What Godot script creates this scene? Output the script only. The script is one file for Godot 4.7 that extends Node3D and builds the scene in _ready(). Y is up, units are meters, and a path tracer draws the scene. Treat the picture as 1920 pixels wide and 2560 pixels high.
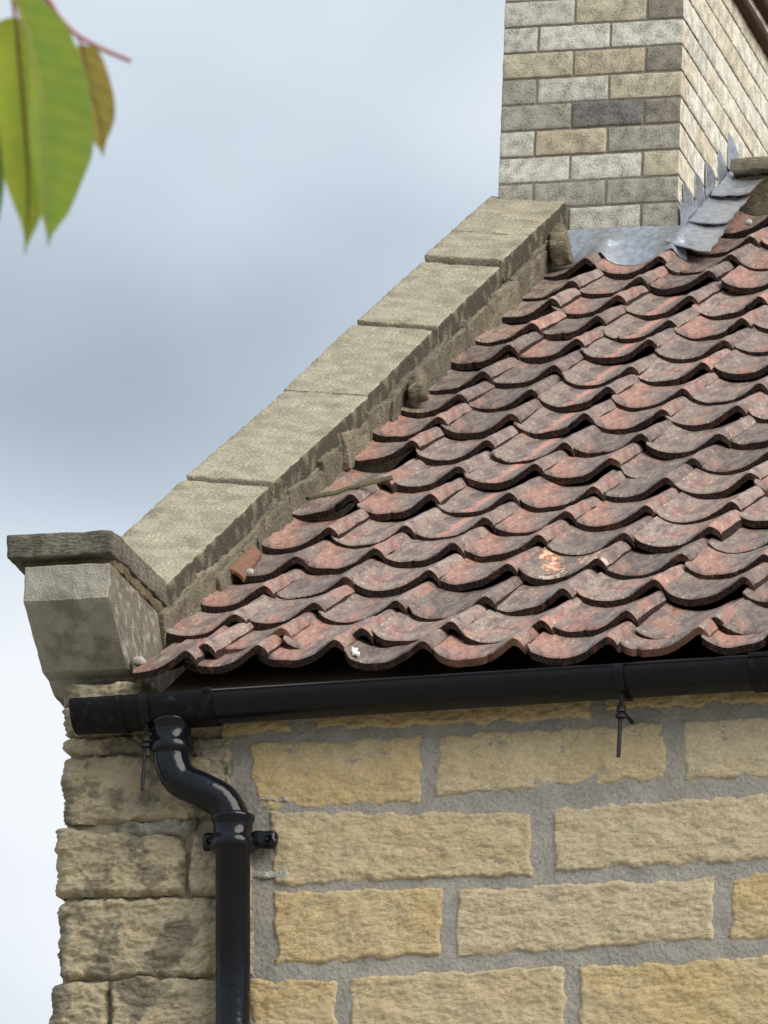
extends Node3D
# A sandstone house corner: pantiled roof, gable coping, brick chimney, gutter and downpipe, cherry leaves near the lens.
# Frame used below ("eaves frame"): x along the eaves, y up from the eaves tiles, z towards the street; H lifts it over the ground.
const H := 7.4
const AL := 0.541242          # roof pitch
const G := 0.30317            # tile gauge
const W := 0.212815           # tile cover width
const ZW := 0.02              # plane of the mortar face of the wall
var rng := RandomNumberGenerator.new()
var M := {}

func _ready() -> void:
	rng.seed = 11
	setup_camera()
	setup_light()
	make_materials()
	var house := Node3D.new()
	house.name = "stone_house"
	add_child(house)
	house.set_meta("label", "yellow sandstone house corner with red pantile roof, stone gable coping and pale brick chimney")
	house.set_meta("category", "house")
	build_ground()
	build_wall(house)
	build_roof(house)
	build_parapet(house)
	build_kneeler(house)
	build_chimney(house)
	build_flashing(house)
	build_gutter()
	build_downpipe()
	build_cherry()
	build_small_things()

# ---------------------------------------------------------------- camera and light
func setup_camera() -> void:
	var cam := Camera3D.new()
	cam.name = "camera"
	add_child(cam)
	var a := CameraAttributesPhysical.new()
	a.frustum_focal_length = 195.94
	a.frustum_focus_distance = 21.5
	a.exposure_aperture = 48.0
	a.frustum_far = 900.0
	a.frustum_near = 0.1
	cam.attributes = a
	cam.fov = 7.00945
	cam.near = 0.1
	cam.far = 900.0
	cam.transform = Transform3D(cam_basis(), Vector3(5.5346, H - 5.8812, 18.5933))
	cam.current = true

func cam_basis() -> Basis:
	return Basis(Vector3(0.966497, 0.029322, -0.254997), Vector3(0.051131, 0.951549, 0.303216), Vector3(0.251533, -0.306096, 0.91817))

func setup_light() -> void:
	var env := Environment.new()
	env.background_mode = Environment.BG_SKY
	env.tonemap_mode = Environment.TONE_MAPPER_LINEAR
	env.tonemap_exposure = 2.4
	env.sdfgi_enabled = true
	env.ssao_enabled = true
	env.ssil_enabled = true
	var sky := Sky.new()
	var pm := PanoramaSkyMaterial.new()
	pm.panorama = sky_texture()
	pm.energy_multiplier = 0.435
	sky.sky_material = pm
	env.sky = sky
	var we := WorldEnvironment.new()
	we.name = "world_environment"
	we.environment = env
	add_child(we)
	var sun := DirectionalLight3D.new()
	sun.name = "sun"
	sun.light_color = Color(1.0, 0.97, 0.92)
	sun.light_energy = 0.5
	sun.light_angular_distance = 50.0
	sun.shadow_enabled = true
	add_child(sun)
	sun.look_at_from_position(Vector3(8.5, 8.0, 5.2), Vector3.ZERO)

func sky_texture() -> ImageTexture:
	var w := 2048
	var h := 1024
	var a := layer(w, h, 3, 0.010, 4, 2)
	var b := layer(w, h, 9, 0.035, 3, 1)
	var c3 := layer(w, h, 15, 0.075, 4, 2)
	var out := PackedByteArray()
	out.resize(w * h * 3)
	var lo := Color8(164, 177, 191)
	var mi := Color8(200, 213, 226)
	var hi := Color8(239, 244, 249)
	for y in h:
		var el := 90.0 - (y + 0.5) / h * 180.0
		for x in w:
			var i := y * w + x
			var t := 0.5 + (a[i] / 255.0 - 0.5) * 1.1 + (b[i] / 255.0 - 0.5) * 0.22
			var az := (x + 0.5) / w * 360.0
			if az > 180.0: az -= 360.0
			if absf(az + 16.5) < 16.0 and absf(el - 18.0) < 12.0:      # the cloud bank behind the gable
				var k := smoothstep(16.0, 7.0, absf(az + 16.5)) * smoothstep(12.0, 5.0, absf(el - 18.0))
				var e2 := el - 18.30 - 0.05 * (az + 16.5) + (b[i] / 255.0 - 0.5) * 0.8 + (a[i] / 255.0 - 0.5) * 0.8
				var band := 0.66 - 0.42 * exp(-e2 * e2 / (2.2 if e2 > 0.0 else 0.42)) + 0.36 * smoothstep(-0.5, -1.5, e2) - 0.12 * smoothstep(-2.6, -4.6, e2) + 0.14 * smoothstep(1.2, 3.0, e2) + 0.035 * (az + 16.5)
				t = lerpf(t, band + (a[i] / 255.0 - 0.5) * 0.3 + (b[i] / 255.0 - 0.5) * 0.22 + (c3[i] / 255.0 - 0.5) * 0.42, k)
			t = clampf(t, 0.0, 1.0)
			var c := lo.lerp(mi, t * 2.0) if t < 0.5 else mi.lerp(hi, t * 2.0 - 1.0)
			out[i * 3] = int(c.r * 255.0)
			out[i * 3 + 1] = int(c.g * 255.0)
			out[i * 3 + 2] = int(c.b * 255.0)
	return ImageTexture.create_from_image(Image.create_from_data(w, h, false, Image.FORMAT_RGB8, out))

# ---------------------------------------------------------------- helpers
func nz(sd: int, fr: float, oct := 3, type := FastNoiseLite.TYPE_SIMPLEX_SMOOTH, fractal := FastNoiseLite.FRACTAL_FBM) -> FastNoiseLite:
	var n := FastNoiseLite.new()
	n.seed = sd
	n.frequency = fr
	n.noise_type = type
	n.fractal_type = fractal
	n.fractal_octaves = oct
	return n

func layer(w: int, h: int, sd: int, fr: float, oct := 3, stretch := 1, type := FastNoiseLite.TYPE_SIMPLEX_SMOOTH) -> PackedByteArray:
	var img := nz(sd, fr, oct, type).get_seamless_image(w / stretch, h, false, false, 0.15, true)
	img.convert(Image.FORMAT_L8)
	if stretch > 1: img.resize(w, h, Image.INTERPOLATE_CUBIC)
	return img.get_data()

func blend_tex(w: int, h: int, layers: Array, fn: Callable) -> ImageTexture:
	var out := PackedByteArray()
	out.resize(w * h * 3)
	var a: PackedByteArray = layers[0]
	var b: PackedByteArray = layers[1]
	var c: PackedByteArray = layers[2]
	for i in w * h:
		var v: Color = fn.call(a[i] / 255.0, b[i] / 255.0, c[i] / 255.0)
		out[i * 3] = clampi(int(v.r * 255.0), 0, 255)
		out[i * 3 + 1] = clampi(int(v.g * 255.0), 0, 255)
		out[i * 3 + 2] = clampi(int(v.b * 255.0), 0, 255)
	return ImageTexture.create_from_image(Image.create_from_data(w, h, false, Image.FORMAT_RGB8, out))

func grey_tex(w: int, h: int, d: PackedByteArray) -> ImageTexture:
	return ImageTexture.create_from_image(Image.create_from_data(w, h, false, Image.FORMAT_L8, d))

func lin(r: float, g: float, b: float) -> Color:
	return Color(r, g, b).linear_to_srgb()

func mat(name: String, col: Color, rough := 0.9, tex: Texture2D = null, size := 1.0, bump: Texture2D = null, bump_cm := 0.0, vc := false) -> StandardMaterial3D:
	var m := StandardMaterial3D.new()
	m.resource_name = name
	m.albedo_color = col
	m.roughness = rough
	m.metallic_specular = 0.3
	if tex: m.albedo_texture = tex
	if bump:
		m.heightmap_enabled = true
		m.heightmap_texture = bump
		m.heightmap_scale = bump_cm
	if tex or bump:
		m.uv1_triplanar = true
		m.uv1_world_triplanar = true
		m.uv1_scale = Vector3.ONE / size
	m.vertex_color_use_as_albedo = vc
	M[name] = m
	return m

func put(parent: Node, called: String, mesh: Mesh, m: Material = null, t := Transform3D()) -> MeshInstance3D:
	var o := MeshInstance3D.new()
	o.name = called
	o.mesh = mesh
	o.transform = t
	if m:
		for k in mesh.get_surface_count(): o.set_surface_override_material(k, m)
	parent.add_child(o, true)
	return o

func tag(o: Node, label: String, category: String, group := "", kind := "") -> void:
	if label: o.set_meta("label", label)
	if category: o.set_meta("category", category)
	if group: o.set_meta("group", group)
	if kind: o.set_meta("kind", kind)

func roof_frame() -> Transform3D:
	return Transform3D(Basis(Vector3.RIGHT, Vector3(0, cos(AL), sin(AL)), Vector3(0, -sin(AL), cos(AL))), Vector3(0, H, 0))

func ticks(h: float, r: float, cell: float) -> PackedFloat32Array:
	var t := PackedFloat32Array([-h, -h + 0.3 * r])
	var k := maxi(1, ceili((2.0 * h - 2.0 * r) / cell))
	for i in k + 1: t.append(lerpf(-h + r, h - r, float(i) / k))
	t.append(h - 0.3 * r)
	t.append(h)
	return t

# a worn block: rounded box, its surface shifted by a continuous noise field; map bends it, tint varies between c1 and c2
func rbox(sz: Vector3, r: float, cell: float, amp: float, fr: float, sd: int, c1 := Color.WHITE, c2 := Color.WHITE, map = null, paint = null, flat := false) -> ArrayMesh:
	var st := SurfaceTool.new()
	st.begin(Mesh.PRIMITIVE_TRIANGLES)
	if flat: st.set_smooth_group(-1)
	var n := nz(sd, fr, 4)
	var n2 := nz(sd + 7, 11.0, 3)
	var h := sz * 0.5
	var ax := [ticks(h.x, r, cell), ticks(h.y, r, cell), ticks(h.z, r, cell)]
	var at := 0
	for f in 6:
		var a := f / 2
		var sg := 1.0 if f % 2 == 0 else -1.0
		var u := (a + 1) % 3
		var v := (a + 2) % 3
		var nu: int = ax[u].size()
		var nv: int = ax[v].size()
		for iv in nv:
			for iu in nu:
				var p := Vector3.ZERO
				p[a] = sg * h[a]
				p[u] = ax[u][iu]
				p[v] = ax[v][iv]
				var q := p.clamp(-h + Vector3.ONE * r, h - Vector3.ONE * r)
				var d := p - q
				if d.length_squared() > 0.0: p = q + d.normalized() * r
				p += amp * Vector3(n.get_noise_3dv(p), n.get_noise_3dv(p + Vector3(31, 0, 0)), n.get_noise_3dv(p + Vector3(0, 67, 0)))
				var w := clampf(0.5 + n2.get_noise_3dv(p) * 1.3, 0.0, 1.0)
				var col := c1.lerp(c2, w)
				if map != null: p = map.call(p)
				if paint != null: col = paint.call(p, a, sg, col)
				st.set_color(col)
				st.add_vertex(p)
		for iv in nv - 1:
			for iu in nu - 1:
				var i := at + iv * nu + iu
				if sg > 0.0: quad(st, i, i + nu, i + nu + 1, i + 1)
				else: quad(st, i, i + 1, i + nu + 1, i + nu)
		at += nu * nv
	st.generate_normals()
	return st.commit()

func quad(st: SurfaceTool, a: int, b: int, c: int, d: int) -> void:
	for k in [a, b, c, a, c, d]: st.add_index(k)

# a grid of points (rows of equal length) as a surface; clockwise seen from the side where rows go up and columns right
func sheet(st: SurfaceTool, pts: PackedVector3Array, nu: int, at: int, flip := false, cols := PackedColorArray(), uvs := PackedVector2Array()) -> int:
	var nv := pts.size() / nu
	for i in pts.size():
		if cols.size(): st.set_color(cols[i])
		if uvs.size(): st.set_uv(uvs[i])
		st.add_vertex(pts[i])
	for v in nv - 1:
		for u in nu - 1:
			var i := at + v * nu + u
			if flip: quad(st, i, i + 1, i + nu + 1, i + nu)
			else: quad(st, i, i + nu, i + nu + 1, i + 1)
	return at + pts.size()

# a tube through points with one radius per point, ends closed
func tube(pts: PackedVector3Array, radii: PackedFloat32Array, sides := 24) -> ArrayMesh:
	var st := SurfaceTool.new()
	st.begin(Mesh.PRIMITIVE_TRIANGLES)
	var grid := PackedVector3Array()
	var side := Vector3.ZERO
	var last := pts.size() - 1
	for k in pts.size():
		var d := (pts[mini(k + 1, last)] - pts[maxi(k - 1, 0)]).normalized()
		if side == Vector3.ZERO: side = d.cross(Vector3(0.3, 0.1, 1.0)).normalized()
		side = (side - d * side.dot(d)).normalized()
		var up := d.cross(side)
		for s in sides + 1:
			var a := TAU * (s % sides) / sides
			grid.append(pts[k] + radii[k] * (side * cos(a) + up * sin(a)))
	var at := sheet(st, grid, sides + 1, 0)
	for e in 2:
		var k := 0 if e == 0 else last
		st.add_vertex(pts[k])
		for s in sides + 1: st.add_vertex(grid[k * (sides + 1) + s])
		for s in sides:
			if e == 0: for q in [at, at + 2 + s, at + 1 + s]: st.add_index(q)
			else: for q in [at, at + 1 + s, at + 2 + s]: st.add_index(q)
		at += sides + 2
	st.generate_normals()
	return st.commit()

func smooth_path(p: Array, k := 6) -> PackedVector3Array:
	var out := PackedVector3Array()
	for i in p.size() - 1:
		for s in k:
			out.append((p[i] as Vector3).cubic_interpolate(p[i + 1], p[maxi(i - 1, 0)], p[mini(i + 2, p.size() - 1)], float(s) / k))
	out.append(p[-1])
	return out

# ---------------------------------------------------------------- materials
func make_materials() -> void:
	var s := 512
	var fine := layer(s, s, 21, 0.11, 3)
	var mid := layer(s, s, 22, 0.02, 4)
	var grit := layer(s, s, 23, 0.33, 1)
	var streak := layer(s, s, 24, 0.06, 4, 4)
	var streak2 := layer(s, s, 25, 0.13, 2, 4)
	var t_sand := blend_tex(s, s, [fine, mid, grit], func(a, b, c):
		var v: float = 0.80 + 0.16 * a + 0.12 * (b - 0.5) + 0.12 * (c - 0.5)
		if c < 0.13: v *= 0.72
		return Color(v, v * 0.985, v * 0.95))
	var b_fine := grey_tex(s, s, fine)
	var ci := nz(27, 0.035, 5, FastNoiseLite.TYPE_SIMPLEX_SMOOTH, FastNoiseLite.FRACTAL_RIDGED).get_seamless_image(s / 2, s, true, false, 0.15, true)
	ci.convert(Image.FORMAT_L8)
	ci.resize(s, s, Image.INTERPOLATE_CUBIC)
	var b_cleft := ImageTexture.create_from_image(ci)
	mat("sandstone", Color.WHITE, 0.95, t_sand, 0.62, b_cleft, 0.38, true)
	mat("sandstone_worn", Color.WHITE, 0.95, t_sand, 0.5, b_cleft, 0.5, true)
	var t_mortar := blend_tex(s, s, [fine, mid, grit], func(a, b, c):
		var v: float = 0.90 + 0.10 * (a - 0.5) + 0.12 * (b - 0.5)
		if c > 0.905: v = 1.35
		elif c < 0.10: v = 0.45
		return Color(v, v * 0.985, v * 0.96) * 0.92)
	mat("mortar", Color.WHITE, 0.95, t_mortar, 0.9, b_fine, 0.25, true)
	var t_cope := blend_tex(s, s, [streak, mid, streak2], func(a, b, c):
		var v: float = 0.58 + 0.34 * a + 0.34 * (c - 0.5) + 0.16 * (b - 0.5)
		return Color(v * 1.01, v * 0.985, v * (0.88 + 0.08 * a)))
	var med := layer(s, s, 26, 0.05, 4)
	var t_cope2 := blend_tex(s, s, [med, grit, fine], func(a, b, c):
		var v: float = 0.73 + 0.46 * (a - 0.5) + 0.22 * (c - 0.5)
		if b > 0.93: v += 0.16
		elif b < 0.07: v *= 0.6
		return Color(v * 1.01, v * 0.985, v * 0.92))
	var b_streak := grey_tex(s, s, streak)
	mat("coping", lin(0.96, 0.95, 0.92), 0.95, t_cope2, 0.26, grey_tex(s, s, med), 0.25, true)
	mat("kneeler", Color.WHITE, 0.95, t_sand, 0.35, b_fine, 0.25, true)
	mat("rubble", Color.WHITE, 0.95, t_cope, 0.22, b_streak, 0.25, true)
	var t_brick := blend_tex(s, s, [fine, mid, grit], func(a, b, c):
		var v: float = 0.93 + 0.12 * (a - 0.5) + 0.30 * (b - 0.5)
		if c + 0.5 * a < 0.30 + 0.26 * (1.0 - b): v *= 0.55
		return Color(v, v * 0.99, v * 0.965))
	for k in BRICK.size():
		var c: Color = BRICK[k]
		mat("brick_%d" % k, c, 0.95, t_brick, 0.5 + 0.03 * k, b_fine, 0.10)
	mat("brick_corner", Color.WHITE, 0.95, t_brick, 0.55, b_fine, 0.10, true)
	mat("brick_mortar", lin(0.36, 0.325, 0.295), 0.95, t_mortar, 0.6, b_fine, 0.3)
	mat("string_brick", lin(0.10, 0.065, 0.05), 0.9, t_sand, 0.3, b_fine, 0.3)
	for k in 12: tile_material(k)
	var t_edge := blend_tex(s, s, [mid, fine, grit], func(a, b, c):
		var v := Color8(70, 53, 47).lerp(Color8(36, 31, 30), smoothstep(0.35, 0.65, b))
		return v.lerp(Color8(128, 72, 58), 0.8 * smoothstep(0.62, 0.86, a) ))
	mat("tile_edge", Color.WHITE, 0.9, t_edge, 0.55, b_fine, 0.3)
	mat("tile_edge_red", lin(0.22, 0.12, 0.09), 0.9, t_sand, 0.3, b_fine, 0.3)
	mat("tile_fragment", lin(0.42, 0.24, 0.19), 0.9, t_cope, 0.2, b_fine, 0.3)
	mat("lime", lin(0.66, 0.65, 0.61), 0.95, t_mortar, 0.3, b_fine, 0.4)
	mat("deck", lin(0.17, 0.125, 0.085), 0.95)
	var t_lead := blend_tex(s, s, [streak, mid, fine], func(a, b, c):
		var v: float = 0.75 + 0.16 * (a - 0.5) + 0.26 * (b - 0.5)
		return Color(v * 0.96, v * 0.985, v * 1.03))
	var lead := mat("lead", Color.WHITE, 0.36, t_lead, 0.3, grey_tex(s, s, mid), 0.15)
	lead.metallic = 0.75
	lead.metallic_specular = 0.5
	var t_black := blend_tex(s, s, [mid, fine, grit], func(a, b, c):
		var v: float = 0.055 + 0.03 * a
		if c > 0.9 and a > 0.55: v = 0.35
		return Color(v * 0.92, v * 0.96, v * 1.08))
	var gm := mat("gutter_black", Color.WHITE, 0.24, t_black, 0.5, b_fine, 0.03)
	gm.metallic_specular = 0.36
	var gd := mat("gutter_grimy", Color.WHITE, 0.45, blend_tex(s, s, [mid, fine, grit], func(a, b, c):
		var v := Color8(16, 16, 19).lerp(Color8(60, 54, 44), smoothstep(0.55, 0.85, a) * (0.4 + 0.6 * b))
		return v), 0.3, b_fine, 0.10)
	gd.metallic_specular = 0.3
	var pb := mat("pipe_black", lin(0.005, 0.006, 0.010), 0.17, null, 0.35, grey_tex(s, s, mid), 0.12)
	pb.metallic_specular = 0.4
	mat("iron", lin(0.02, 0.02, 0.022), 0.55, null, 0.2, b_fine, 0.2)
	mat("gravel", lin(0.48, 0.45, 0.40), 0.95, t_mortar, 1.3, b_fine, 0.8)
	mat("pale_shell", lin(0.44, 0.42, 0.37), 0.6)
	mat("dropping", lin(0.75, 0.74, 0.70), 0.8)
	mat("slate_stick", lin(0.20, 0.19, 0.12), 0.9, t_cope, 0.1)
	mat("bark", lin(0.07, 0.05, 0.045), 0.8, t_cope, 0.15, b_streak, 0.5)
	mat("green_rib", lin(0.30, 0.27, 0.10), 0.5)
	mat("brown_rib", lin(0.20, 0.11, 0.06), 0.5)
	mat("red_stem", lin(0.34, 0.14, 0.13), 0.55)

var BRICK := [lin(0.580, 0.580, 0.534), lin(0.673, 0.679, 0.638), lin(0.545, 0.510, 0.400), lin(0.522, 0.464, 0.360), lin(0.394, 0.383, 0.342), lin(0.302, 0.284, 0.249), lin(0.209, 0.206, 0.200), lin(0.770, 0.728, 0.624), lin(0.820, 0.811, 0.749), lin(0.686, 0.634, 0.530)]

func tile_material(k: int) -> void:
	var w := 256
	var h := 432
	var mk := func(sd, fr, oct, down):
		var img: Image = nz(sd + k * 17, fr, oct).get_image(w, h / down, false, false, true)
		img.convert(Image.FORMAT_L8)
		img.resize(w, h, Image.INTERPOLATE_CUBIC)      # rain draws the stains out down the slope
		return img.get_data()
	var a: PackedByteArray = mk.call(101, 0.009, 3, 3)
	var b: PackedByteArray = mk.call(102, 0.06, 4, 3)
	var c: PackedByteArray = mk.call(103, 0.17, 2, 2)
	var d: PackedByteArray = mk.call(104, 0.016, 3, 3)
	var out := PackedByteArray()
	out.resize(w * h * 3)
	var grey := Color8(127, 109, 102)
	var green := Color8(136, 121, 110)
	var salmon := Color8(178, 116, 99)
	var mauve := Color8(150, 124, 119)
	var pale := Color8(206, 196, 182)
	var red: float = [0.24, 0.12, 0.30, 0.50, 0.18, 0.38, 0.16, 0.2, 0.27, 0.20, 0.34, 0.10][k]
	var tone: float = [1.0, 0.94, 1.06, 1.02, 0.88, 0.97, 1.0, 0.97, 1.08, 0.91, 0.95, 1.03][k]
	for y in h:
		for x in w:
			var i := y * w + x
			var av := a[i] / 255.0
			var bv := b[i] / 255.0
			var cv := c[i] / 255.0
			var dv := d[i] / 255.0
			var u := float(x) / w
			var col := grey.lerp(green, smoothstep(0.3, 0.7, dv))
			var roll := smoothstep(0.76, 0.84, u)
			col = col.lerp(mauve, roll * 0.30)
			col = col.lerp(salmon, smoothstep(0.98 - red - 0.22, 0.98 - red + 0.22, av + 0.16 * (dv - 0.5)) * 0.52)
			if k == 6:      # the washed red band that runs down one column
				col = col.lerp(Color8(204, 146, 130), smoothstep(0.085, 0.05, absf(u - 0.40 + 0.06 * (dv - 0.5))) * (0.55 + 0.4 * bv))
			if k == 7:      # a tile whose face has flaked to the orange clay
				var fl := smoothstep(0.50, 0.56, av + 0.25 * (bv - 0.5)) * smoothstep(0.95, 0.7, float(y) / h + 0.2 * (dv - 0.5))
				col = col.lerp(Color8(196, 122, 82), fl * 0.85)
				col = col.lerp(Color8(224, 208, 188), smoothstep(0.62, 0.68, av * 0.6 + 0.5 * bv) * 0.75)
			col = col.lerp(pale, smoothstep(0.64, 0.80, bv * 0.55 + cv * 0.45) * 0.75)
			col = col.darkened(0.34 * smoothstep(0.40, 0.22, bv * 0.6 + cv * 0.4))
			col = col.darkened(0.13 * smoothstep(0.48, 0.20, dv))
			col = col * tone * (0.96 + 0.08 * cv)
			out[i * 3] = clampi(int(col.r * 255.0), 0, 255)
			out[i * 3 + 1] = clampi(int(col.g * 255.0), 0, 255)
			out[i * 3 + 2] = clampi(int(col.b * 255.0), 0, 255)
	var m := StandardMaterial3D.new()
	m.resource_name = "pantile_%d" % k
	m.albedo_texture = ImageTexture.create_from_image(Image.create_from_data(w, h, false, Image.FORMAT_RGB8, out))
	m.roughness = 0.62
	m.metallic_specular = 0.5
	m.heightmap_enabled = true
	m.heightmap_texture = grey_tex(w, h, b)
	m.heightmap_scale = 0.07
	M["tile_%d" % k] = m

# ---------------------------------------------------------------- ground and wall
func build_ground() -> void:
	var g := PlaneMesh.new()
	g.size = Vector2(600, 600)
	tag(put(self, "ground", g, M.gravel, Transform3D(Basis(), Vector3(0, 0, 0))), "flat gravel ground around the house", "ground", "", "structure")

# stones of the wall: top left, top right, bottom right, bottom left (metres, eaves frame), then tone
var STONES := [
	[0.055, -0.189, 0.237, -0.187, 0.239, -0.237, 0.057, -0.241, 1],
	[0.279, -0.150, 0.978, -0.150, 0.981, -0.241, 0.284, -0.236, 1],
	[1.006, -0.150, 1.584, -0.150, 1.586, -0.230, 1.009, -0.218, 1],
	[0.120, -0.254, 0.559, -0.250, 0.564, -0.432, 0.144, -0.431, 1],
	[0.588, -0.252, 1.161, -0.246, 1.164, -0.397, 0.593, -0.419, 0],
	[1.196, -0.246, 1.634, -0.245, 1.636, -0.404, 1.199, -0.403, 2],
	[0.182, -0.427, 0.839, -0.460, 0.843, -0.620, 0.200, -0.621, 0],
	[0.882, -0.448, 1.685, -0.428, 1.687, -0.612, 0.886, -0.614, 2],
	[0.196, -0.626, 0.628, -0.634, 0.621, -0.809, 0.207, -0.819, 1],
	[0.650, -0.639, 1.285, -0.636, 1.288, -0.800, 0.654, -0.818, 2],
	[1.316, -0.632, 1.735, -0.625, 1.736, -0.794, 1.319, -0.801, 1],
	[0.143, -0.836, 0.369, -0.854, 0.375, -1.049, 0.151, -1.050, 1],
	[0.396, -0.844, 0.930, -0.835, 0.935, -1.030, 0.402, -1.040, 0],
	[0.952, -0.842, 1.641, -0.826, 1.644, -1.017, 0.956, -1.031, 1]]
var QUOINS := [
	[-0.340, -0.086, -0.156, -0.087, -0.154, -0.148, -0.337, -0.149, 3],
	[-0.335, -0.140, -0.098, -0.148, -0.095, -0.229, -0.332, -0.222, 3],
	[-0.330, -0.221, -0.075, -0.223, -0.073, -0.276, -0.328, -0.267, 3],
	[-0.335, -0.266, 0.037, -0.281, 0.044, -0.446, -0.327, -0.444, 3],
	[-0.029, -0.230, 0.091, -0.236, 0.092, -0.390, 0.027, -0.387, 4],
	[-0.337, -0.449, -0.021, -0.483, -0.019, -0.632, -0.330, -0.626, 3],
	[-0.011, -0.475, 0.075, -0.475, 0.081, -0.637, -0.009, -0.635, 3],
	[-0.330, -0.626, 0.081, -0.637, 0.088, -0.837, -0.321, -0.829, 3],
	[-0.336, -0.832, -0.203, -0.837, -0.195, -1.033, -0.327, -1.033, 3],
	[-0.200, -0.828, 0.127, -0.834, 0.135, -1.035, -0.191, -1.031, 3],
	[-0.197, -0.437, 0.005, -0.434, 0.005, -0.482, -0.195, -0.478, 5],
	[0.112, -0.527, 0.150, -0.528, 0.161, -0.840, 0.124, -0.838, 4]]
var TONES := [[Color(0.60, 0.515, 0.36), Color(0.59, 0.495, 0.325)], [Color(0.605, 0.505, 0.33), Color(0.61, 0.475, 0.27)], [Color(0.605, 0.525, 0.38), Color(0.60, 0.525, 0.39)],
	[Color(0.53, 0.46, 0.325), Color(0.44, 0.39, 0.29)], [Color(0.48, 0.42, 0.32), Color(0.50, 0.44, 0.35)], [Color(0.60, 0.58, 0.53), Color(0.40, 0.39, 0.34)]]

func build_wall(house: Node3D) -> void:
	# mortar face, with the lower wall and the gable below it
	var st := SurfaceTool.new()
	st.begin(Mesh.PRIMITIVE_TRIANGLES)
	var n := nz(5, 11.0, 4)
	var n2 := nz(6, 3.0, 3)
	var pts := PackedVector3Array()
	var cols := PackedColorArray()
	var nu := 225
	var nv := 98
	for v in nv:
		for u in nu:
			var x := lerpf(-0.320, 2.40, u / (nu - 1.0))
			var y := lerpf(-1.17, -0.145, v / (nv - 1.0))
			var rec := 0.012 * smoothstep(0.155, 0.085, x + 0.02 * n.get_noise_2d(x, y))
			if x > 0.065 and y < -0.24: rec *= 0.35
			pts.append(Vector3(x, y + H, ZW - rec + 0.0045 * n.get_noise_2d(x, y) + 0.001 * n.get_noise_2d(x * 7.0, y * 7.0)))
			var k := clampf(0.5 + n2.get_noise_2d(x, y), 0.0, 1.0)
			cols.append(Color(0.44, 0.425, 0.40).lerp(Color(0.50, 0.48, 0.45), k).lerp(Color(0.44, 0.385, 0.29), smoothstep(0.004, 0.012, rec)))
	sheet(st, pts, nu, 0, false, cols)
	st.generate_normals()
	var wall := put(house, "wall", st.commit(), M.mortar)
	var lower := BoxMesh.new()
	lower.size = Vector3(6.4, H - 1.15, 0.3)
	put(wall, "lower_wall", lower, M.brick_mortar, Transform3D(Basis(), Vector3(2.87, (H - 1.15) / 2.0, ZW - 0.166)))
	var core := BoxMesh.new()
	core.size = Vector3(6.4, 0.98, 0.25)
	put(wall, "wall_core", core, M.brick_mortar, Transform3D(Basis(), Vector3(2.89, H - 0.65, ZW - 0.17)))
	var gable := BoxMesh.new()
	gable.size = Vector3(0.13, H - 0.20, 5.6)
	put(wall, "gable_wall", gable, M.brick_mortar, Transform3D(Basis(), Vector3(-0.24, (H - 0.20) / 2.0, ZW - 3.1)))
	lime(wall, 0.185, -0.590, 0.10, 0.016, 260)
	lime(wall, 0.195, -0.402, 0.075, 0.008, 261)
	for k in STONES.size(): put(wall, "stone", wall_stone(STONES[k], 0.0030 + 0.0025 * rng.randf(), 0.62, 300 + k, false), M.sandstone)
	for a in [[1.625, 2.35, -0.200, -0.345], [1.672, 2.35, -0.385, -0.552], [1.722, 2.35, -0.585, -0.740], [1.632, 2.35, -0.790, -0.965]]:      # the courses go on to the right
		put(wall, "stone", wall_stone([a[0], a[2], a[1], a[2] + 0.01, a[1], a[3] + 0.01, a[0], a[3], 1], 0.004, 0.62, 350 + int(a[0] * 100.0), false), M.sandstone)
	for k in QUOINS.size():
		var q: Array = QUOINS[k]
		put(wall, "quoin_stone" if q[0] < -0.3 else "stone", wall_stone(q, 0.006 + 0.008 * rng.randf(), 1.25, 400 + k, q[0] < -0.3), M.sandstone_worn)

func lime(wall: Node, x: float, y: float, w: float, h: float, sd: int) -> void:
	put(wall, "lime_patch", rbox(Vector3(w, h, 0.010), 0.004, 0.006, 0.010, 26.0, sd), M.lime, Transform3D(Basis(), Vector3(x, y + H, ZW + 0.003)))

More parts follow.
